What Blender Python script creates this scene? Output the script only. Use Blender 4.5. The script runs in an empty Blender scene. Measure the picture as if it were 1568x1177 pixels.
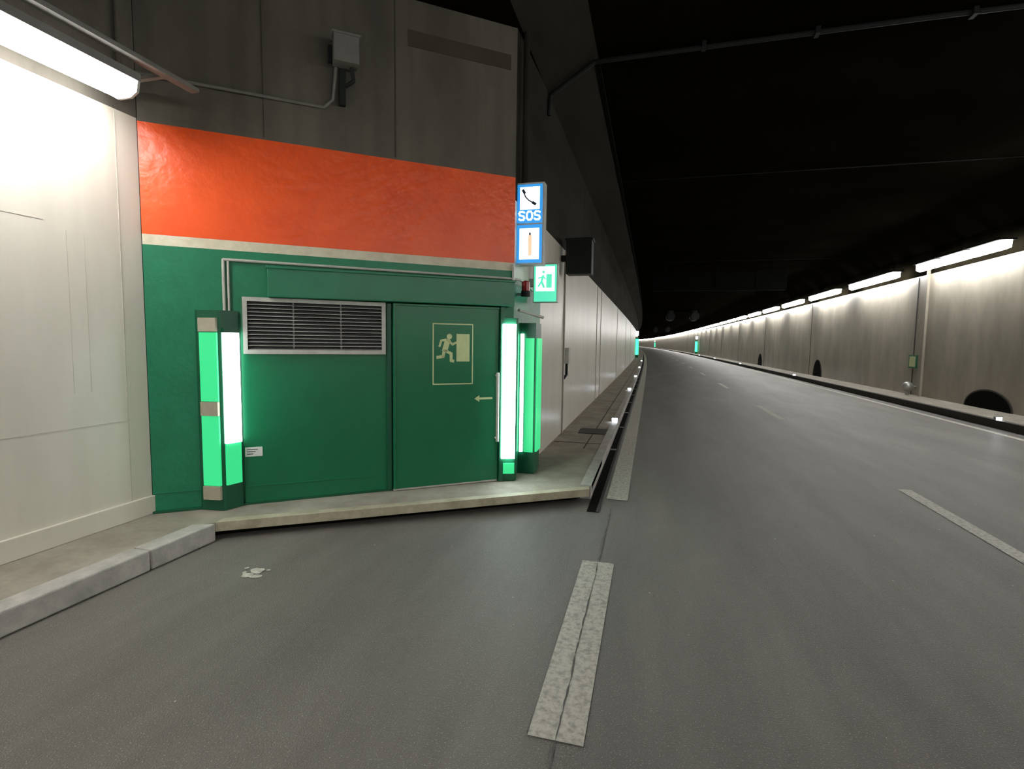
import bpy, bmesh, math, random
from mathutils import Vector, Matrix, Euler
random.seed(4)
S = bpy.context.scene
try:
    S.view_settings.view_transform = 'Standard'
    S.view_settings.look = 'None'
except Exception:
    pass

# ------------------------------------------------------------------ materials
def _n(nt, t, **kw):
    n = nt.nodes.new(t)
    for k, v in kw.items():
        setattr(n, k, v)
    return n

def mat(name, col, rough=0.5, metal=0.0, col2=None, nscale=3.0, stretch=(1, 1, 1), lo=0.35, hi=0.65,
        bump=0.0, bscale=40.0, speck=None, spscale=150.0, spth=0.72, spec=0.5, coat=0.0, stain=0.0, sscale=(6, 6, 0.35)):
    m = bpy.data.materials.new(name)
    m.use_nodes = True
    nt = m.node_tree
    b = nt.nodes['Principled BSDF']
    b.inputs['Roughness'].default_value = rough
    b.inputs['Metallic'].default_value = metal
    b.inputs['Specular IOR Level'].default_value = spec
    b.inputs['Coat Weight'].default_value = coat
    tc = _n(nt, 'ShaderNodeTexCoord')
    mp = _n(nt, 'ShaderNodeMapping')
    mp.inputs['Scale'].default_value = stretch
    nt.links.new(tc.outputs['Object'], mp.inputs['Vector'])
    if col2 is None:
        col2 = tuple(c * 0.82 for c in col)
    nz = _n(nt, 'ShaderNodeTexNoise')
    nz.inputs['Scale'].default_value = nscale
    nz.inputs['Detail'].default_value = 5
    nz.inputs['Roughness'].default_value = 0.65
    nt.links.new(mp.outputs['Vector'], nz.inputs['Vector'])
    rp = _n(nt, 'ShaderNodeValToRGB')
    rp.color_ramp.elements[0].position = lo
    rp.color_ramp.elements[1].position = hi
    rp.color_ramp.elements[0].color = (*col2, 1)
    rp.color_ramp.elements[1].color = (*col, 1)
    nt.links.new(nz.outputs['Fac'], rp.inputs['Fac'])
    out = rp.outputs['Color']
    if speck is not None:
        n2 = _n(nt, 'ShaderNodeTexNoise')
        n2.inputs['Scale'].default_value = spscale
        n2.inputs['Detail'].default_value = 2
        nt.links.new(tc.outputs['Object'], n2.inputs['Vector'])
        r2 = _n(nt, 'ShaderNodeValToRGB')
        r2.color_ramp.elements[0].position = spth - 0.08
        r2.color_ramp.elements[1].position = spth
        r2.color_ramp.elements[0].color = (0, 0, 0, 1)
        r2.color_ramp.elements[1].color = (1, 1, 1, 1)
        nt.links.new(n2.outputs['Fac'], r2.inputs['Fac'])
        mx = _n(nt, 'ShaderNodeMixRGB')
        mx.inputs['Color2'].default_value = (*speck, 1)
        nt.links.new(r2.outputs['Color'], mx.inputs['Fac'])
        nt.links.new(out, mx.inputs['Color1'])
        out = mx.outputs['Color']
    if stain > 0:
        n4 = _n(nt, 'ShaderNodeTexNoise')
        n4.inputs['Scale'].default_value = 1.0
        n4.inputs['Detail'].default_value = 4
        mp4 = _n(nt, 'ShaderNodeMapping')
        mp4.inputs['Scale'].default_value = sscale
        nt.links.new(tc.outputs['Object'], mp4.inputs['Vector'])
        nt.links.new(mp4.outputs['Vector'], n4.inputs['Vector'])
        r4 = _n(nt, 'ShaderNodeValToRGB')
        r4.color_ramp.elements[0].position = 0.42
        r4.color_ramp.elements[1].position = 0.62
        r4.color_ramp.elements[0].color = (1 - stain, 1 - stain, 1 - stain, 1)
        r4.color_ramp.elements[1].color = (1, 1, 1, 1)
        nt.links.new(n4.outputs['Fac'], r4.inputs['Fac'])
        mx4 = _n(nt, 'ShaderNodeMixRGB'); mx4.blend_type = 'MULTIPLY'
        mx4.inputs['Fac'].default_value = 1.0
        nt.links.new(out, mx4.inputs['Color1'])
        nt.links.new(r4.outputs['Color'], mx4.inputs['Color2'])
        out = mx4.outputs['Color']
    nt.links.new(out, b.inputs['Base Color'])
    if bump > 0:
        n3 = _n(nt, 'ShaderNodeTexNoise')
        n3.inputs['Scale'].default_value = bscale
        n3.inputs['Detail'].default_value = 3
        nt.links.new(tc.outputs['Object'], n3.inputs['Vector'])
        bp = _n(nt, 'ShaderNodeBump')
        bp.inputs['Strength'].default_value = bump
        bp.inputs['Distance'].default_value = 0.02
        nt.links.new(n3.outputs['Fac'], bp.inputs['Height'])
        nt.links.new(bp.outputs['Normal'], b.inputs['Normal'])
    return m

def emit(name, col, strength, base=(0.8, 0.8, 0.8)):
    m = bpy.data.materials.new(name)
    m.use_nodes = True
    b = m.node_tree.nodes['Principled BSDF']
    b.inputs['Base Color'].default_value = (*base, 1)
    b.inputs['Roughness'].default_value = 0.4
    b.inputs['Emission Color'].default_value = (*col, 1)
    b.inputs['Emission Strength'].default_value = strength
    return m

M_asph = mat('asphalt', (0.215, 0.200, 0.178), 0.43, col2=(0.155, 0.143, 0.126), nscale=0.9, stretch=(1.6, 0.3, 1),
             bump=0.75, bscale=120, speck=(0.50, 0.46, 0.41), spscale=140, spth=0.70, stain=0.14, sscale=(1.1, 0.25, 1))
M_paint = mat('road_paint', (0.58, 0.56, 0.49), 0.6, col2=(0.34, 0.325, 0.285), nscale=26, lo=0.36, hi=0.56, bump=0.4, bscale=90)
M_crack = mat('crack_filler', (0.05, 0.048, 0.045), 0.7, nscale=20)
M_jcrack = mat('joint_crack', (0.12, 0.11, 0.10), 0.7, nscale=20)
M_creamL = mat('cream_layby_paint', (0.76, 0.715, 0.625), 0.36, col2=(0.69, 0.645, 0.555), nscale=1.6, stretch=(1, 1, 0.35),
              bump=0.08, bscale=9, stain=0.04)
M_cream = mat('cream_wall_paint', (0.64, 0.60, 0.515), 0.34, col2=(0.56, 0.52, 0.44), nscale=1.6, stretch=(1, 1, 0.35),
              bump=0.08, bscale=9, stain=0.05)
M_seam = mat('wall_seam', (0.60, 0.56, 0.48), 0.5, nscale=6)
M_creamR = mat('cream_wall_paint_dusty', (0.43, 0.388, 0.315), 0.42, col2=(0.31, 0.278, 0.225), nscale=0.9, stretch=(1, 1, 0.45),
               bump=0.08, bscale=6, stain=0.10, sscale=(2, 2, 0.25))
M_conc = mat('soot_concrete', (0.150, 0.138, 0.115), 0.8, col2=(0.108, 0.098, 0.081), nscale=1.3, stretch=(1, 1, 0.5),
             bump=0.3, bscale=14, spec=0.2, stain=0.14)
M_concP = mat('patch_concrete', (0.075, 0.066, 0.050), 0.8, nscale=3, bump=0.3, bscale=14, spec=0.2)
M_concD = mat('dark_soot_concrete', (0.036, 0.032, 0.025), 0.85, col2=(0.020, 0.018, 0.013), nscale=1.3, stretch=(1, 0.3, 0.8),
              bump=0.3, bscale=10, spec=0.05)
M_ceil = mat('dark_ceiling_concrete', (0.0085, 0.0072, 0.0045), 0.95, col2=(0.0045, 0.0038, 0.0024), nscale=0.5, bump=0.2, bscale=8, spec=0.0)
M_green = mat('green_wall_paint', (0.010, 0.205, 0.100), 0.42, col2=(0.007, 0.170, 0.080), nscale=5, bump=0.25, bscale=22)
M_door = mat('green_sheet_metal', (0.003, 0.155, 0.065), 0.33, col2=(0.002, 0.138, 0.056), nscale=2, bump=0.03, bscale=3)
M_head = mat('green_header_metal', (0.005, 0.180, 0.085), 0.36, nscale=2)
M_dkgreen = mat('dark_green_frame', (0.002, 0.095, 0.042), 0.4, nscale=4)
M_orange = mat('orange_wall_paint', (0.95, 0.110, 0.012), 0.36, col2=(0.84, 0.086, 0.009), nscale=2.2, bump=0.35, bscale=13)
M_strip = mat('cream_band_paint', (0.74, 0.69, 0.53), 0.5, col2=(0.60, 0.55, 0.40), nscale=8)
M_walk = mat('walkway_concrete', (0.38, 0.345, 0.285), 0.7, col2=(0.25, 0.222, 0.178), nscale=2.6, bump=0.3, bscale=40)
M_kerb = mat('kerb_stone', (0.50, 0.48, 0.44), 0.65, col2=(0.35, 0.34, 0.31), nscale=6, bump=0.3, bscale=45)
M_kerbedge = mat('slab_edge_concrete', (0.50, 0.46, 0.34), 0.6, col2=(0.33, 0.29, 0.2), nscale=5, bump=0.2, bscale=30)
M_black = mat('recess_black', (0.006, 0.006, 0.005), 0.85, nscale=5, spec=0.05)
M_grey = mat('galvanised_metal', (0.42, 0.42, 0.40), 0.4, 0.6, nscale=8)
M_lgrey = mat('light_grey_paint', (0.55, 0.55, 0.50), 0.45, nscale=8)
M_mgrey = mat('weathered_grey_paint', (0.19, 0.185, 0.17), 0.55, nscale=8)
M_tan = mat('beige_cap_plastic', (0.44, 0.40, 0.30), 0.5, nscale=10)
M_dark = mat('dark_box_paint', (0.018, 0.022, 0.020), 0.5, nscale=6, spec=0.2)
M_slat = mat('louvre_slat', (0.15, 0.15, 0.145), 0.4, 0.5, nscale=10)
M_phos = mat('photoluminescent_yellow', (0.62, 0.70, 0.36), 0.5, col2=(0.55, 0.63, 0.32), nscale=10)
M_white = mat('white_label', (0.75, 0.75, 0.72), 0.5, nscale=12)
M_red = mat('beacon_red', (0.35, 0.01, 0.01), 0.25, nscale=5)
M_niche = mat('niche_dark', (0.045, 0.040, 0.034), 0.75, nscale=3)
M_lamp = emit('lamp_tube_white', (1.0, 1.0, 0.98), 32)
M_lampL = emit('layby_lamp_white', (1.0, 0.985, 0.955), 33)
M_tube = emit('column_tube_white', (0.84, 1.0, 0.98), 24)
M_tubeL = emit('column_tube_white_soft', (0.84, 1.0, 0.96), 12)
M_gpan = emit('column_panel_green', (0.04, 0.78, 0.27), 0.8, (0.02, 0.3, 0.12))
M_gfar = emit('distant_green_light', (0.05, 1.0, 0.4), 3.0, (0.05, 0.5, 0.25))
M_led = emit('stud_led', (0.85, 0.92, 1.0), 50)
M_sblue = emit('sign_blue_lit', (0.03, 0.30, 0.72), 0.95, (0.02, 0.15, 0.5))
M_swhite = emit('sign_white_lit', (0.86, 0.97, 1.0), 1.6)
M_sblack = emit('sign_ink', (0.02, 0.03, 0.05), 0.3, (0.02, 0.02, 0.02))
M_sorange = emit('sign_orange_lit', (0.95, 0.5, 0.25), 0.9)
M_scyan = emit('exit_sign_lit', (0.10, 0.80, 0.50), 0.95, (0.1, 0.5, 0.3))
M_stud = mat('stud_casing', (0.3, 0.3, 0.3), 0.4, 0.5)

# ------------------------------------------------------------------ builder
class Fr:
    def __init__(s, o, ex, ez, n):
        s.o, s.ex, s.ez, s.n = Vector(o), Vector(ex), Vector(ez), Vector(n)
    def p(s, a, z, d):
        return s.o + s.ex * a + s.ez * z + s.n * d

A = Vector((-4.333, 3.667, 0)); B = Vector((-1.541, 5.866, 0))
dv = (B - A).normalized(); L = (B - A).length
FAC = Fr(A, dv, (0, 0, 1), (dv.y, -dv.x, 0))
WORLD = Fr((0, 0, 0), (1, 0, 0), (0, 0, 1), (0, 1, 0))   # a=x, z, d=y

class MB:
    def __init__(s):
        s.bm = bmesh.new(); s.mats = []
    def mi(s, m):
        if m not in s.mats: s.mats.append(m)
        return s.mats.index(m)
    def face(s, pts, m):
        vs = [s.bm.verts.new(p) for p in pts]
        f = s.bm.faces.new(vs); f.material_index = s.mi(m); return f
    def prism(s, fr, poly, z0, z1, m):
        lo = [s.bm.verts.new(fr.p(a, z0, d)) for a, d in poly]
        hi = [s.bm.verts.new(fr.p(a, z1, d)) for a, d in poly]
        n = len(poly); k = s.mi(m); fs = []
        fs.append(s.bm.faces.new(lo)); fs.append(s.bm.faces.new(hi[::-1]))
        for i in range(n):
            j = (i + 1) % n
            fs.append(s.bm.faces.new((lo[i], hi[i], hi[j], lo[j])))
        for f in fs: f.material_index = k
    def box(s, fr, a0, a1, z0, z1, d0, d1, m):
        s.prism(fr, [(a0, d0), (a1, d0), (a1, d1), (a0, d1)], z0, z1, m)
    def plate(s, fr, poly, d0, d1, m):
        lo = [s.bm.verts.new(fr.p(a, z, d0)) for a, z in poly]
        hi = [s.bm.verts.new(fr.p(a, z, d1)) for a, z in poly]
        n = len(poly); k = s.mi(m); fs = [s.bm.faces.new(lo), s.bm.faces.new(hi[::-1])]
        for i in range(n):
            j = (i + 1) % n
            fs.append(s.bm.faces.new((lo[i], hi[i], hi[j], lo[j])))
        for f in fs: f.material_index = k
    def stroke(s, fr, pts, w, d0, d1, m):
        for (x0, z0), (x1, z1) in zip(pts[:-1], pts[1:]):
            dx, dz = x1 - x0, z1 - z0
            l = math.hypot(dx, dz) or 1e-6
            nx, nz = -dz / l * w / 2, dx / l * w / 2
            ex, ez = dx / l * w * 0.3, dz / l * w * 0.3
            s.plate(fr, [(x0 + nx - ex, z0 + nz - ez), (x1 + nx + ex, z1 + nz + ez),
                         (x1 - nx + ex, z1 - nz + ez), (x0 - nx - ex, z0 - nz - ez)], d0, d1, m)
    def panel(s, fr, p0, p1, z0, z1, t, m):
        (a0, d0), (a1, d1) = p0, p1
        l = math.hypot(a1 - a0, d1 - d0)
        na, nd = -(d1 - d0) / l * t, (a1 - a0) / l * t
        s.prism(fr, [(a0, d0), (a1, d1), (a1 + na, d1 + nd), (a0 + na, d0 + nd)], z0, z1, m)
    def tube(s, pts, r, m, seg=10):
        k = s.mi(m)
        for p, q in zip(pts[:-1], pts[1:]):
            p, q = Vector(p), Vector(q); d = q - p
            mt = Matrix.Translation((p + q) / 2) @ d.to_track_quat('Z', 'Y').to_matrix().to_4x4()
            g = bmesh.ops.create_cone(s.bm, cap_ends=True, segments=seg, radius1=r, radius2=r, depth=d.length + r * 0.6, matrix=mt)
            for f in {f for v in g['verts'] for f in v.link_faces}: f.material_index = k
    def ball(s, c, r, m, sc=(1, 1, 1)):
        k = s.mi(m)
        g = bmesh.ops.create_uvsphere(s.bm, u_segments=20, v_segments=12, radius=r,
                                      matrix=Matrix.Translation(c) @ Matrix.Diagonal((*sc, 1)))
        for f in {f for v in g['verts'] for f in v.link_faces}:
            f.material_index = k; f.smooth = True
    def done(s, name, bevel=0.0, norm=True):
        if norm: bmesh.ops.recalc_face_normals(s.bm, faces=s.bm.faces)
        me = bpy.data.meshes.new(name); s.bm.to_mesh(me); s.bm.free()
        for m in s.mats: me.materials.append(m)
        o = bpy.data.objects.new(name, me); S.collection.objects.link(o)
        if bevel:
            b = o.modifiers.new('bevel', 'BEVEL'); b.width = bevel; b.segments = 2; b.limit_method = 'ANGLE'
        return o

def cx(y):
    return -((y - 20) ** 2) / 7000.0 if y > 20 else 0.0
def P(x, y, z): return Vector((x + cx(y), y, z))
def stations(y0, y1):
    r = [y0]; y = y0
    while y < y1 - 1e-6:
        y = min(y1, y + (5 if y < 120 else 12)); r.append(y)
    return r
YE = 420
def sweep(mb, prof, y0, y1, m):
    ys = stations(y0, y1)
    for a, b in zip(ys[:-1], ys[1:]):
        for (x0, z0), (x1, z1) in zip(prof[:-1], prof[1:]):
            mb.face([P(x0, a, z0), P(x1, a, z1), P(x1, b, z1), P(x0, b, z0)], m)
def sweepbox(mb, x0, x1, z0, z1, y0, y1, m):
    sweep(mb, [(x0, z0), (x0, z1), (x1, z1), (x1, z0), (x0, z0)], y0, y1, m)
    for y in (y0, y1):
        mb.face([P(x0, y, z0), P(x1, y, z0), P(x1, y, z1), P(x0, y, z1)], m)

WT = 0.15
XL, XR = -1.5, 8.7
XB = -4.34
YB = -22

# ------------------------------------------------------------------ shell
mb = MB(); sweep(mb, [(XB - 0.1, 0), (XR + 0.1, 0)], YB, YE, M_asph); mb.done('floor', norm=False)

mb = MB()
mb.face([(XB, YB, 0), (XB, 3.667, 0), (XB, 3.667, 3.62), (XB, YB, 3.62)], M_creamL)
mb.face([(XB, YB, 3.62), (XB, 3.667, 3.62), (XB, 3.667, 5.2), (XB, YB, 5.2)], M_conc)
mb.done('wall_left', norm=False)

mb = MB()
for z0, z1, m in ((0, 2.56, M_green), (2.56, 2.65, M_strip), (2.65, 3.6, M_orange), (3.6, 5.2, M_conc)):
    mb.face([FAC.p(0, z0, 0), FAC.p(L, z0, 0), FAC.p(L, z1, 0), FAC.p(0, z1, 0)], m)
y0, y1 = B.y, 7.15
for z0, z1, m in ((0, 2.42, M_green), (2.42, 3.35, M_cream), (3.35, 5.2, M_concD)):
    mb.face([(B.x, y0, z0), (XL, y1, z0), (XL, y1, z1), (B.x, y0, z1)], m)
mb.box(FAC, 2.34, 3.48, 4.74, 4.90, 0.0, 0.006, M_concP)
mb.box(FAC, 2.20, 2.212, 3.62, 5.19, 0.0, 0.005, M_concP)
mb.box(FAC, 0.98, 0.99, 3.62, 5.19, 0.0, 0.005, M_concP)
mb.done('wall_facade', norm=False)

mb = MB()
sweep(mb, [(XL, 0), (XL, 3.35)], 7.15, YE, M_cream)
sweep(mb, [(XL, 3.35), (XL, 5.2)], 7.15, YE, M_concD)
mb.done('wall_tunnel_left', norm=False)
mb = MB()
sweep(mb, [(XR, 0), (XR, 4.14)], YB, YE, M_creamR)
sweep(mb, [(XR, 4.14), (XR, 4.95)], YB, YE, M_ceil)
mb.done('wall_right', norm=False)
mb = MB()
sweep(mb, [(XL, 5.2), (-0.82, 5.6)], YB, YE, M_concD)
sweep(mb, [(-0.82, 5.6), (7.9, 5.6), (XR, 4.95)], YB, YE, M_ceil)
mb.face([(XB, YB, 5.2), (XL, YB, 5.2), (XL, 7.15, 5.2), (XB, 7.15, 5.2)], M_ceil)
mb.done('ceiling', norm=False)
mb = MB()
for y in (YB, YE):
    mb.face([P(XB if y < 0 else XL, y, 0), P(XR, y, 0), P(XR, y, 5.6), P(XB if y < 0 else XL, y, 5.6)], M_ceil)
mb.done('wall_back', norm=False)

mb = MB()
sweepbox(mb, -0.86, -0.81, 5.55, 5.60, 7.5, 120, M_black)
for y in (13, 26, 39):
    sweepbox(mb, -0.8, 7.9, 5.585, 5.6, y, y + 0.06, M_black)
for y in (11.5, 15.5, 19.5, 24, 30):
    mb.face([P(XL + 0.01, y, 3.4), P(XL + 0.01, y + 0.04, 3.4), P(XL + 0.01, y + 0.04, 5.19), P(XL + 0.01, y, 5.19)], M_black)
mb.done('trim_1', norm=True)

mb = MB()
for y in (9.15, 14.9, 16.1, 24, 33, 42):
    sweepbox(mb, XL, XL + 0.012, WT, 3.35, y, y + 0.035, M_walk)
for y in range(9, 120, 12):
    sweepbox(mb, XR - 0.012, XR, WT, 4.1, y - 0.2, y - 0.15, M_niche)
mb.box(WORLD, XB, XB + 0.004, 0.2, 3.6, 3.47, 3.476, M_seam)
mb.box(WORLD, XB, XB + 0.002, 1.30, 2.55, 3.05, 3.053, M_seam)
mb.box(WORLD, XB, XB + 0.002, 1.30, 2.55, 3.18, 3.183, M_seam)
mb.box(WORLD, XB, XB + 0.002, 1.028, 1.031, -6, 3.5, M_seam)
mb.box(WORLD, XB, XB + 0.002, 2.598, 2.601, -6, 2.9, M_seam)
mb.done('trim_2')
mb = MB()
sweepbox(mb, XR - 0.07, XR, WT, 4.3, 20.1, 20.2, M_creamR)
mb.done('wall_conduit')

# ------------------------------------------------------------------ walkways
G = Fr((0, 0, 0), (1, 0, 0), (0, 1, 0), (0, 0, 1))
mb = MB()
mb.plate(G, [(XB, YB), (-3.74, YB), (-3.74, 3.50), (-3.60, 3.63), (-0.62, 5.68), (-0.60, 5.9), (-0.60, 7.2), (XL, 7.2), (XL, 7.15), (B.x, B.y), (A.x, A.y)],
         0.085, WT, M_walk)
mb.plate(G, [(XB, YB), (-3.76, YB), (-3.76, 3.50), (-3.66, 3.74), (-0.75, 5.76), (-0.75, 7.2), (XL, 7.2), (XL, 7.15), (B.x, B.y), (A.x, A.y)],
         0.0, 0.085, M_black)  # set-back face below the slab lip, coloured black as the lip's shadow
mb.plate(G, [(-3.60, 3.615), (-0.60, 5.655), (-0.62, 5.76), (-3.62, 3.73)], 0.075, WT + 0.006, M_kerbedge)
sweep(mb, [(-0.62, 0), (-0.62, WT), (XL, WT)], 7.2, YE, M_walk)
sweepbox(mb, -0.72, -0.60, 0.0, WT + 0.008, 5.80, 160, M_kerb)
sweepbox(mb, -0.95, -0.93, WT, WT + 0.004, 7.9, 60, M_crack)
mb.box(WORLD, -1.48, -0.72, WT, WT + 0.004, 8.3, 8.33, M_crack)
mb.box(WORLD, -1.2, -0.74, WT, WT + 0.012, 9.2, 9.75, M_crack)
mb.done('walkway_left')

mb = MB()
y = YB
while y < 3.4:
    y2 = min(y + 1.0, 3.52)
    if y2 > 3.5:
        mb.prism(WORLD, [(-3.75, y), (-3.58, y), (-3.58, y2 + 0.08), (-3.75, y2)], 0, WT + 0.006, M_kerb)
    else:
        mb.box(WORLD, -3.75, -3.58, 0, WT + 0.006, y, y2 - 0.012, M_kerb)
    y += 1.0
mb.done('kerb_stones', bevel=0.012)

mb = MB()
sweep(mb, [(7.45, 0), (7.45, WT), (XR, WT)], YB, YE, M_walk)
sweepbox(mb, 7.42, 7.55, 0.0, WT + 0.03, YB, 200, M_niche)
mb.done('walkway_right')

mb = MB()
sweepbox(mb, -0.59, -0.495, 0.0, 0.006, 5.35, 120, M_black)
sweepbox(mb, -0.495, -0.465, 0.0, 0.010, 5.35, 120, M_crack)
for k in range(0, 14):
    sweepbox(mb, -0.59, -0.495, 0.005, 0.012, 8.6 + k * 2.4, 8.7 + k * 2.4, M_grey)
mb.done('drain_channel')

mb = MB()
mb.prism(WORLD, [(XB, YB), (XB + 0.022, YB), (XB + 0.022, 3.68), (XB, 3.66)], WT, 0.32, M_creamL)
mb.done('baseboard_left', bevel=0.008)

# ------------------------------------------------------------------ road markings
mb = MB()
def line(x, w, y0, y1):
    ys = stations(y0, y1)
    for a, b in zip(ys[:-1], ys[1:]):
        mb.face([P(x - w / 2, a, 0.004), P(x + w / 2, a, 0.004), P(x + w / 2, b, 0.004), P(x - w / 2, b, 0.004)], M_paint)
for k in range(-3, 1):
    line(-0.35, 0.25, 2.15 + k * 3.9, 4.11 + k * 3.9)
line(-0.31, 0.23, 5.86, YE)
for k in range(-2, 30):
    line(3.08, 0.15, 4.5 + k * 9.1, 7.36 + k * 9.1)
line(7.0, 0.14, YB, YE)
mb.done('road_marking', norm=False)

mb = MB()
y = -3.0
pts = []; xx = 0.0
while y < 5.5:
    xx = xx * 0.8 + random.uniform(-0.004, 0.004)
    pts.append((-0.35 + xx, y, random.uniform(0.0005, 0.006))); y += 0.05
for a, b in zip(pts[:-1], pts[1:]):
    mb.face([(a[0] - a[2], a[1], 0.006), (a[0] + a[2], a[1], 0.006), (b[0] + b[2], b[1], 0.006), (b[0] - b[2], b[1], 0.006)], M_jcrack)
mb.done('road_crack', norm=False)

mb = MB()
cxs, cys = -2.83, 3.18
for k in range(16):
    a = random.uniform(0, 6.28); r = random.uniform(0, 0.09); q = random.uniform(0.008, 0.045)
    n = 9
    mb.face([(cxs + r * math.cos(a) * 1.3 + q * random.uniform(.6, 1.2) * math.cos(t * 6.283 / n),
              cys + r * math.sin(a) + q * random.uniform(.6, 1.2) * math.sin(t * 6.283 / n), 0.004 + k * 0.0001) for t in range(n)], M_paint)
for k in range(50):
    x = random.uniform(-3.2, 4.5); y = random.uniform(1.3, 7); q = random.uniform(0.002, 0.007)
    mb.face([(x - q, y, 0.005), (x + q, y - q * .5, 0.005), (x + q * .6, y + q, 0.007)], M_white)
mb.done('paint_spill', norm=False)

# ------------------------------------------------------------------ facade items
mb = MB()
mb.box(FAC, 0.75, 2.14, 0.17, 2.13, 0.0, 0.03, M_door)
mb.box(FAC, 0.75, 2.14, 0.325, 0.335, 0.03, 0.036, M_head)
mb.box(FAC, 2.10, 2.145, 0.17, 2.13, 0.03, 0.06, M_dkgreen)
mb.box(FAC, 0.0, 0.39, 0.325, 0.335, 0.0, 0.008, M_head)
mb.box(FAC, 0.0, L, 0.15, 0.17, 0.0, 0.035, M_dkgreen)
mb.done('service_cabinet_panel', bevel=0.003)

mb = MB()
mb.box(FAC, 2.16, 3.345, 0.175, 2.135, 0.015, 0.075, M_door)
mb.box(FAC, 2.16, 2.185, 0.175, 2.135, 0.075, 0.088, M_door)
mb.box(FAC, 2.16, 3.345, 2.11, 2.135, 0.075, 0.086, M_door)
mb.box(FAC, 2.16, 3.345, 0.155, 0.175, 0.02, 0.07, M_lgrey)
mb.done('door_1', bevel=0.004)
mb = MB()
mb.box(FAC, 3.35, 3.40, 0.155, 2.14, 0.0, 0.11, M_dkgreen)
mb.done('door_frame', bevel=0.004)

mb = MB()
mb.plate(FAC, [(0.99, 2.14), (0.99, 2.41), (3.50, 2.42), (3.50, 2.15)], 0.0, 0.15, M_head)
mb.plate(FAC, [(0.98, 2.40), (0.98, 2.425), (3.51, 2.435), (3.51, 2.41)], 0.0, 0.165, M_head)
mb.done('sliding_door_track_cover', bevel=0.006)

mb = MB()
s0, s1, z0, z1 = 0.771, 2.085, 1.604, 2.135
mb.box(FAC, s0, s1, z0, z1, 0.03, 0.034, M_black)
f = 0.038
mb.box(FAC, s0, s1, z0, z0 + f, 0.03, 0.075, M_lgrey); mb.box(FAC, s0, s1, z1 - f, z1, 0.03, 0.075, M_lgrey)
mb.box(FAC, s0, s0 + f, z0 + f, z1 - f, 0.03, 0.075, M_lgrey); mb.box(FAC, s1 - f, s1, z0 + f, z1 - f, 0.03, 0.075, M_lgrey)
for k in (1, 2):
    c = s0 + (s1 - s0) * k / 3
    mb.box(FAC, c - 0.008, c + 0.008, z0 + f, z1 - f, 0.034, 0.058, M_slat)
n = 13
for k in range(n):
    zc = z0 + f + (z1 - z0 - 2 * f) * (k + 0.5) / n
    vs = [FAC.p(a, z, d) for a, z, d in ((s0 + f, zc + 0.013, 0.036), (s1 - f, zc + 0.013, 0.036), (s1 - f, zc - 0.010, 0.066), (s0 + f, zc - 0.010, 0.066))]
    mb.face(vs, M_slat)
    vs2 = [v + Vector((0, 0, -0.005)) for v in vs]
    mb.face(vs2, M_slat)
    mb.face([vs[2], vs[3], vs2[3], vs2[2]], M_lgrey)
mb.done('ventilation_grille', norm=False)

mb = MB()
a0, a1, b0, b1 = 2.585, 3.03, 1.285, 1.935
D0, D1 = 0.0755, 0.0785
mb.box(FAC, a0, a1, b0, b1, D0, D0 + 0.001, M_door)
mb.stroke(FAC, [(a0, b0), (a1, b0), (a1, b1), (a0, b1), (a0, b0)], 0.012, D0, D1, M_phos)
mb.box(FAC, 2.845, 2.995, 1.53, 1.83, D0, D1, M_phos)
hx, hz = 2.765, 1.80
mb.plate(FAC, [(hx + 0.03 * math.cos(t * math.pi / 8), hz + 0.03 * math.sin(t * math.pi / 8)) for t in range(16)], D0, D1, M_phos)
mb.stroke(FAC, [(2.745, 1.755), (2.715, 1.655)], 0.06, D0, D1, M_phos)
mb.stroke(FAC, [(2.755, 1.755), (2.80, 1.715), (2.84, 1.735)], 0.024, D0, D1, M_phos)
mb.stroke(FAC, [(2.735, 1.765), (2.675, 1.755), (2.655, 1.695)], 0.024, D0, D1, M_phos)
mb.stroke(FAC, [(2.725, 1.645), (2.785, 1.615), (2.785, 1.54), (2.81, 1.535)], 0.032, D0, D1, M_phos)
mb.stroke(FAC, [(2.705, 1.645), (2.695, 1.585), (2.63, 1.575)], 0.032, D0, D1, M_phos)
mb.done('emergency_exit_pictogram')

mb = MB()
mb.plate(FAC, [(3.055, 1.115), (3.115, 1.152), (3.115, 1.078)], D0, D1, M_phos)
mb.box(FAC, 3.11, 3.27, 1.104, 1.126, D0, D1, M_phos)
mb.done('direction_arrow')

mb = MB()
mb.tube([FAC.p(3.315, 0.63, 0.13), FAC.p(3.315, 1.40, 0.13)], 0.016, M_lgrey)
for z in (0.66, 1.37):
    mb.tube([FAC.p(3.315, z, 0.07), FAC.p(3.315, z, 0.13)], 0.013, M_lgrey)
mb.done('door_handle')

mb = MB()
mb.box(FAC, 0.76, 0.91, 0.62, 0.71, 0.03, 0.034, M_white)
for k in range(3):
    mb.box(FAC, 0.775, 0.87 - 0.02 * k, 0.685 - 0.022 * k, 0.692 - 0.022 * k, 0.034, 0.0352, M_dark)
mb.done('information_label')

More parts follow.
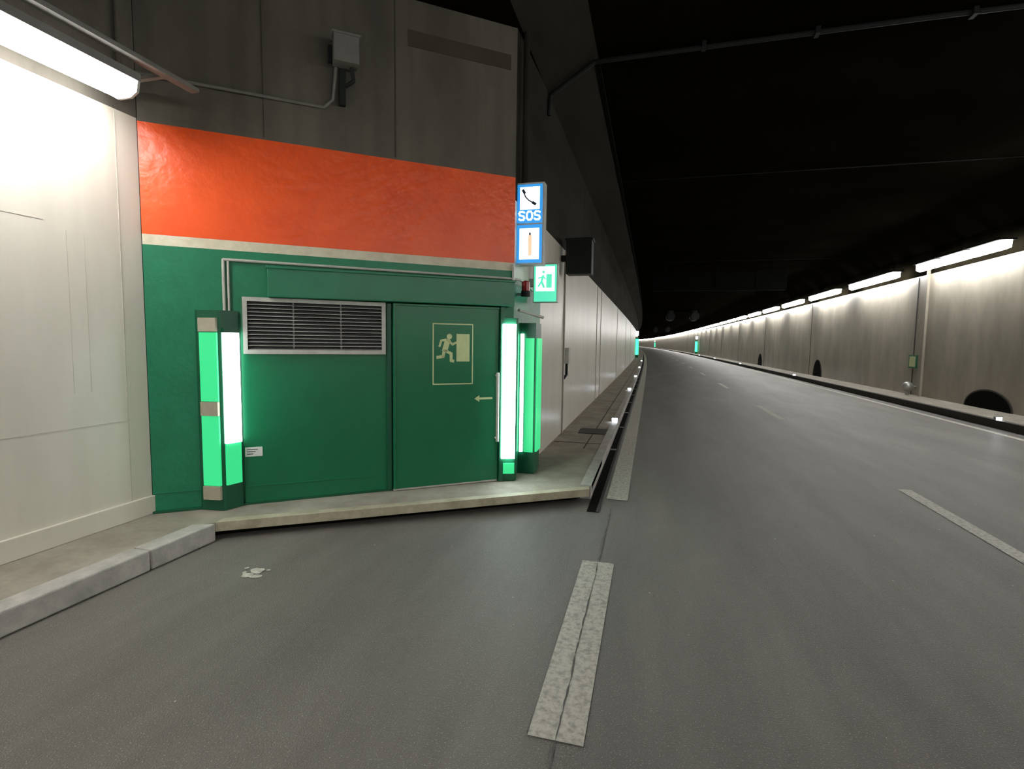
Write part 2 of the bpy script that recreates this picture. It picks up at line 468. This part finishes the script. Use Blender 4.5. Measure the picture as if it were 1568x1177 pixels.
# left lighting column
mb = MB()
mb.prism(FAC, [(0.385, 0), (0.385, 0.04), (0.40, 0.055), (0.575, 0.155), (0.60, 0.155), (0.735, 0.05), (0.735, 0)], 0.155, 2.0, M_dkgreen)
pl = ((0.425, 0.069), (0.572, 0.153)); pr = ((0.605, 0.151), (0.722, 0.060))
def stack(pn, z, mb):
    for (q0, q1, m, t) in z:
        mb.panel(FAC, pn[0], pn[1], q0, q1, t, m)
stack(pl, ((1.806, 1.93, M_tan, 0.03), (1.172, 1.80, M_gpan, 0.02), (1.04, 1.168, M_tan, 0.03), (0.39, 1.036, M_gpan, 0.02), (0.26, 0.386, M_tan, 0.03)), mb)
stack(pr, ((0.78, 1.80, M_tubeL, 0.03), (0.39, 0.78, M_gpan, 0.02), (1.80, 1.84, M_dkgreen, 0.032)), mb)
mb.done('emergency_light_column', norm=True)

# right lighting column
mb = MB()
mb.prism(FAC, [(3.385, 0), (3.385, 0.06), (3.40, 0.085), (3.535, 0.125), (3.565, 0.11), (3.57, -0.02), (3.55, 0.0)], 0.155, 2.02, M_dkgreen)
mb.panel(FAC, (3.385, 0.087), (3.528, 0.13), 0.42, 1.95, 0.04, M_tube)
mb.panel(FAC, (3.40, 0.087), (3.53, 0.126), 0.24, 0.36, 0.02, M_gpan)
mb.box(WORLD, -1.545, -1.33, 0.155, 1.98, 6.12, 6.42, M_dkgreen)
mb.box(WORLD, -1.45, -1.345, 0.42, 1.80, 6.10, 6.12, M_gpan)
mb.box(WORLD, -1.51, -1.475, 0.42, 1.85, 6.095, 6.12, M_tubeL)
mb.box(WORLD, -1.33, -1.31, 0.42, 1.80, 6.15, 6.40, M_gpan)
mb.tube([(-1.50, 5.95, 2.12), (-1.31, 6.4, 2.06)], 0.018, M_lgrey)
mb.done('emergency_light_column')

# SOS sign box
mb = MB()
x0, x1, z0, z1, ys = -1.555, -1.225, 2.64, 3.56, 5.95
mb.box(WORLD, x0, x1, z0, z1, ys, ys + 0.14, M_lgrey)
for (q0, q1) in ((3.11, 3.54), (2.66, 3.09)):
    mb.box(WORLD, x0 + 0.018, x1 - 0.018, q0, q1, ys - 0.006, ys, M_sblue)
mb.box(WORLD, x0 + 0.05, x1 - 0.05, 3.26, 3.51, ys - 0.009, ys - 0.004, M_swhite)
mb.box(WORLD, x0 + 0.05, x1 - 0.05, 2.70, 3.05, ys - 0.009, ys - 0.004, M_swhite)
xc = (x0 + x1) / 2
mb.stroke(WORLD, [(xc - 0.075, 3.46), (xc - 0.05, 3.40), (xc - 0.01, 3.36), (xc + 0.05, 3.325)], 0.014, ys - 0.012, ys - 0.008, M_sblack)
mb.stroke(WORLD, [(xc - 0.08, 3.475), (xc - 0.062, 3.445)], 0.03, ys - 0.012, ys - 0.008, M_sblack)
mb.stroke(WORLD, [(xc + 0.035, 3.335), (xc + 0.065, 3.315)], 0.03, ys - 0.012, ys - 0.008, M_sblack)
def letter(pts, ox):
    mb.stroke(WORLD, [(ox + px * 0.062, 3.145 + pz * 0.09) for px, pz in pts], 0.019, ys - 0.012, ys - 0.005, M_swhite)
Sg = [(1, 0.9), (0.7, 1), (0.2, 1), (0, 0.8), (0.15, 0.57), (0.85, 0.45), (1, 0.2), (0.8, 0), (0.25, 0), (0, 0.12)]
Og = [(0.3, 0), (0.8, 0), (1.05, 0.25), (1.05, 0.75), (0.8, 1), (0.3, 1), (0.05, 0.75), (0.05, 0.25), (0.3, 0)]
letter(Sg, xc - 0.123); letter(Og, xc - 0.035); letter(Sg, xc + 0.058)
mb.box(WORLD, xc - 0.012, xc + 0.030, 2.74, 2.97, ys - 0.012, ys - 0.008, M_sorange)
mb.box(WORLD, xc - 0.002, xc + 0.018, 2.97, 3.0, ys - 0.012, ys - 0.008, M_sblack)
mb.done('sos_sign')

mb = MB()
mb.box(WORLD, -1.46, -1.15, 2.25, 2.73, 6.50, 6.60, M_lgrey)
mb.box(WORLD, -1.448, -1.162, 2.262, 2.718, 6.492, 6.50, M_scyan)
mb.box(WORLD, -1.425, -1.185, 2.39, 2.695, 6.488, 6.493, M_swhite)
fx = -1.31
mb.box(WORLD, fx + 0.02, fx + 0.09, 2.43, 2.60, 6.484, 6.489, M_scyan)
mb.stroke(WORLD, [(fx - 0.02, 2.58), (fx - 0.04, 2.51), (fx - 0.01, 2.44)], 0.028, 6.484, 6.489, M_scyan)
mb.stroke(WORLD, [(fx - 0.04, 2.51), (fx - 0.08, 2.45)], 0.022, 6.484, 6.489, M_scyan)
mb.stroke(WORLD, [(fx - 0.08, 2.55), (fx - 0.02, 2.57), (fx + 0.01, 2.54)], 0.016, 6.484, 6.489, M_scyan)
mb.box(WORLD, fx - 0.03, fx - 0.002, 2.61, 2.64, 6.484, 6.489, M_scyan)
mb.box(WORLD, -1.52, -1.44, 2.45, 2.55, 6.52, 6.58, M_grey)
mb.done('illuminated_exit_sign', bevel=0.003)

mb = MB()
mb.tube([(-1.44, 6.02, 2.33), (-1.44, 6.02, 2.43)], 0.048, M_red, 16)
mb.tube([(-1.44, 6.02, 2.30), (-1.44, 6.02, 2.33)], 0.055, M_dark, 16)
mb.tube([(-1.54, 6.02, 2.31), (-1.42, 6.02, 2.31)], 0.016, M_grey)
mb.ball((-1.44, 6.02, 2.44), 0.048, M_red, (1, 1, 0.6))
mb.done('alarm_beacon')

mb = MB()
mb.tube([FAC.p(0.62, 2.0, 0.02), FAC.p(0.62, 2.47, 0.02), FAC.p(3.50, 2.47, 0.02), (-1.50, 5.98, 2.47), (-1.47, 6.5, 2.40)], 0.013, M_lgrey)
mb.tube([FAC.p(0.66, 2.0, 0.02), FAC.p(0.66, 2.455, 0.02)], 0.010, M_lgrey)
mb.tube([FAC.p(3.53, 2.30, 0.03), FAC.p(3.53, 2.62, 0.03), (-1.50, 6.06, 2.66)], 0.014, M_grey)
mb.done('cable_conduit')
mb = MB()
mb.tube([FAC.p(0.02, 3.98, 0.04), FAC.p(1.52, 3.98, 0.02), FAC.p(1.60, 4.06, 0.03), FAC.p(1.63, 4.35, 0.05)], 0.014, M_mgrey)
mb.done('cable_conduit')
mb = MB()
mb.tube([(-1.46, 5.98, 3.57), (-1.46, 5.98, 5.19)], 0.035, M_concD)
mb.done('cable_conduit')

mb = MB()
mb.box(FAC, 1.60, 1.83, 4.36, 4.61, 0.05, 0.20, M_mgrey)
mb.box(FAC, 1.585, 1.845, 4.60, 4.62, 0.04, 0.22, M_mgrey)
mb.box(FAC, 1.66, 1.72, 4.02, 4.36, 0.0, 0.06, M_dark)
mb.box(FAC, 1.56, 1.66, 4.40, 4.55, 0.0, 0.06, M_dark)
mb.tube([FAC.p(1.77, 4.36, 0.1), FAC.p(1.79, 4.25, 0.08), FAC.p(1.72, 4.2, 0.05)], 0.02, M_dark)
mb.done('wall_speaker', bevel=0.006)

# lay-by lamps (left)
def wall_lamp(y0, y1):
    mb = MB()
    xl = -3.97
    mb.box(WORLD, xl - 0.15, xl + 0.15, 3.68, 3.74, y0, y1, M_mgrey)
    prof = [(-0.135, 3.68), (-0.12, 3.61), (-0.06, 3.575), (0.06, 3.575), (0.12, 3.61), (0.135, 3.68)]
    FY = Fr((xl, 0, 0), (1, 0, 0), (0, 0, 1), (0, 1, 0))
    mb.plate(FY, prof, y0 + 0.02, y1 - 0.02, M_lampL)
    mb.plate(FY, [(a * 1.05, z - (0.006 if z < 3.65 else 0)) for a, z in prof], y1 - 0.02, y1, M_lgrey)
    mb.plate(FY, [(a * 1.05, z - (0.006 if z < 3.65 else 0)) for a, z in prof], y0, y0 + 0.02, M_lgrey)
    for y in (y0 + 0.2, y1 - 0.2):
        mb.box(WORLD, XB, xl, 3.74, 3.77, y - 0.02, y + 0.02, M_grey)
    return mb.done('layby_lamp')
for k in range(5):
    wall_lamp(1.75 - k * 2.6, 3.28 - k * 2.6)
mb = MB()
mb.box(WORLD, -3.80, -3.72, 3.79, 3.82, -9, 3.72, M_mgrey)
mb.box(WORLD, -3.80, -3.785, 3.80, 3.86, -9, 3.72, M_mgrey)
for y in (-8, -5.2, -2.6, 0.6, 3.5):
    mb.box(WORLD, XB, -3.80, 3.82, 3.85, y - 0.02, y + 0.02, M_mgrey)
mb.tube([(-4.30, 3.5, 3.7), (-4.30, 3.5, 5.19)], 0.02, M_conc)
mb.done('cable_tray')

# ------------------------------------------------------------------ tunnel luminaires (right)
mb = MB()
for k in range(-6, 62):
    ya = 15.6 + k * 5.9
    for j in range(3):
        a = ya + j * 1.48; b = a + 1.28
        c = cx((a + b) / 2)
        F2 = Fr((8.28 + c, 0, 0), (1, 0, 0), (0, 0, 1), (0, 1, 0))
        mb.plate(F2, [(-0.12, 4.40), (-0.11, 4.22), (0.0, 4.17), (0.11, 4.22), (0.12, 4.40)], a, b, M_lamp)
        mb.box(WORLD, 8.08 + c, 8.48 + c, 4.40, 4.44, a - 0.03, b + 0.03, M_black)  # hood made extra wide to keep lamp light off the ceiling
    c = cx(ya + 2)
    for j in (0.6, 3.8):
        mb.box(WORLD, 8.28 + c, 8.72 + c, 4.44, 4.48, ya + j, ya + j + 0.05, M_black)
mb.done('tunnel_lamp_row')

# ------------------------------------------------------------------ right wall features
def arch(y, w, h):
    mb = MB()
    n = 20; c = cx(y)
    outer = [(y + w / 2 * math.cos(math.pi * i / n), WT + h * math.sin(math.pi * i / n)) for i in range(n + 1)]
    fr = Fr((XR + c, 0, 0), (0, 1, 0), (0, 0, 1), (-1, 0, 0))
    mb.plate(fr, outer, 0.0, 0.02, M_niche)
    inner = [(y + (w / 2 - 0.06) * math.cos(math.pi * i / n), WT + (h - 0.04) * math.sin(math.pi * i / n)) for i in range(n + 1)]
    mb.plate(fr, inner, 0.02, 0.024, M_black)
    mb.done('drainage_niche')
arch(16.6, 2.1, 0.52); arch(31.3, 1.5, 0.9); arch(46.2, 1.6, 0.95)

mb = MB()
mb.ball((8.45, 20.5, 0.43), 0.17, M_grey)
mb.tube([(8.45, 20.5, WT), (8.45, 20.5, 0.3)], 0.05, M_grey)
mb.tube([(8.45, 20.5, 0.43), (8.70, 20.5, 0.43)], 0.04, M_grey)
mb.done('hydrant')
mb = MB()
mb.box(WORLD, XR - 0.03, XR, 1.05, 1.5, 20.55, 21.1, M_head)
mb.box(WORLD, XR - 0.035, XR - 0.03, 1.1, 1.45, 20.62, 21.03, M_phos)
mb.done('hydrant_sign')

def stud(x, y, z):
    mb = MB()
    c = cx(y)
    mb.prism(WORLD, [(x + c - 0.06, y - 0.05), (x + c + 0.06, y - 0.05), (x + c + 0.05, y + 0.05), (x + c - 0.05, y + 0.05)], z, z + 0.065, M_stud)
    mb.box(WORLD, x + c - 0.05, x + c + 0.05, z + 0.010, z + 0.06, y - 0.058, y - 0.05, M_led)
    mb.done('marker_light')
for y in (10.9, 18.5, 26, 36, 50):
    stud(-0.67, y, WT + 0.008)
for y in (13.9, 31, 48, 65, 82):
    stud(7.50, y, WT + 0.03)

mb = MB()
mb.box(WORLD, -1.40, -0.98, 2.88, 3.44, 8.66, 8.95, M_dark)
mb.box(WORLD, -1.42, -0.96, 3.42, 3.46, 8.64, 8.97, M_dark)
mb.box(WORLD, -1.5, -1.38, 3.1, 3.2, 8.75, 8.85, M_dark)
mb.done('traffic_signal_box', bevel=0.01)
mb = MB()
mb.box(WORLD, XL, XL + 0.10, 1.38, 1.66, 9.2, 9.42, M_lgrey)
mb.tube([(XL + 0.05, 9.3, 1.40), (XL + 0.05, 9.3, 1.18), (XL + 0.02, 9.2, 1.12)], 0.025, M_dark)
mb.done('junction_box', bevel=0.01)
mb = MB()
mb.tube([(XL + 0.02, 9.16, 0.16), (XL + 0.02, 9.16, 3.3)], 0.012, M_lgrey)
mb.done('cable_conduit')

mb = MB()
mb.tube([(-1.48, 7.4, 4.9), (-1.46, 7.4, 5.16), (-0.86, 7.4, 5.53), (3.0, 7.4, 5.57), (7.9, 7.4, 5.57)], 0.03, M_dark)
for x in (0.5, 1.8, 3.4, 5.0):
    mb.box(WORLD, x, x + 0.05, 5.52, 5.6, 7.34, 7.46, M_dark)
mb.done('ceiling_conduit')

mb = MB()
mb.box(WORLD, 0.0, 6.0, 4.35, 5.25, 27, 27.3, M_black)
for x in (0.5, 2.9, 5.3):
    mb.box(WORLD, x, x + 0.12, 5.25, 5.6, 27.1, 27.2, M_black)
for x in (1.0, 3.2, 5.0):
    mb.box(WORLD, x - 0.35, x + 0.35, 4.45, 5.15, 26.97, 27.0, M_black)
mb.done('gantry_sign', bevel=0.02)
def fan(x, y):
    mb = MB()
    c = cx(y)
    for r, l, yy in ((0.5, 1.8, y + 0.6), (0.42, 3.4, y - 0.2)):
        mb.tube([(x + c, yy, 4.95), (x + c, yy + l, 4.95)], r, M_dark, 24)
    for q in (0.9, 2.0):
        mb.box(WORLD, x + c - 0.3, x + c + 0.3, 5.4, 5.6, y + q, y + q + 0.1, M_dark)
    mb.done('jet_fan')
for x in (2.3, 4.9):
    fan(x, 62); fan(x, 120)

def far_green(x, y, side):
    mb = MB(); c = cx(y)
    xa, xb = (x + c, x + c + 0.35) if side > 0 else (x + c - 0.35, x + c)
    mb.box(WORLD, xa, xb, WT, 2.5, y, y + 0.5, M_dkgreen)
    mb.box(WORLD, xa + 0.04, xb - 0.04, 0.5, 2.3, y - 0.02, y, M_gfar)
    e = xb if side > 0 else xa
    mb.box(WORLD, e - 0.02, e + 0.02, 0.5, 2.3, y + 0.05, y + 0.45, M_gfar)
    mb.box(WORLD, xa, xb, 2.7, 3.2, y, y + 0.15, M_swhite)
    mb.done('emergency_light_column')
far_green(XL, 62, 1); far_green(XR, 97, -1); far_green(XR, 240, -1); far_green(XL, 150, 1)

# ------------------------------------------------------------------ world & camera
w = bpy.data.worlds.new('world'); S.world = w; w.use_nodes = True
w.node_tree.nodes['Background'].inputs[0].default_value = (0.01, 0.01, 0.01, 1)
w.node_tree.nodes['Background'].inputs[1].default_value = 0.2

cd = bpy.data.cameras.new('camera'); cam = bpy.data.objects.new('camera', cd); S.collection.objects.link(cam)
cd.sensor_width = 36; cd.lens = 800 / 1568 * 36
cd.clip_end = 1000; cd.clip_start = 0.05
R = Matrix.Rotation(math.radians(14.8), 4, 'Z') @ Matrix.Rotation(math.radians(90 - 4.64), 4, 'X') @ Matrix.Rotation(math.radians(0.8), 4, 'Z')
cam.matrix_world = Matrix.Translation((0, 0, 1.75)) @ R
S.camera = cam
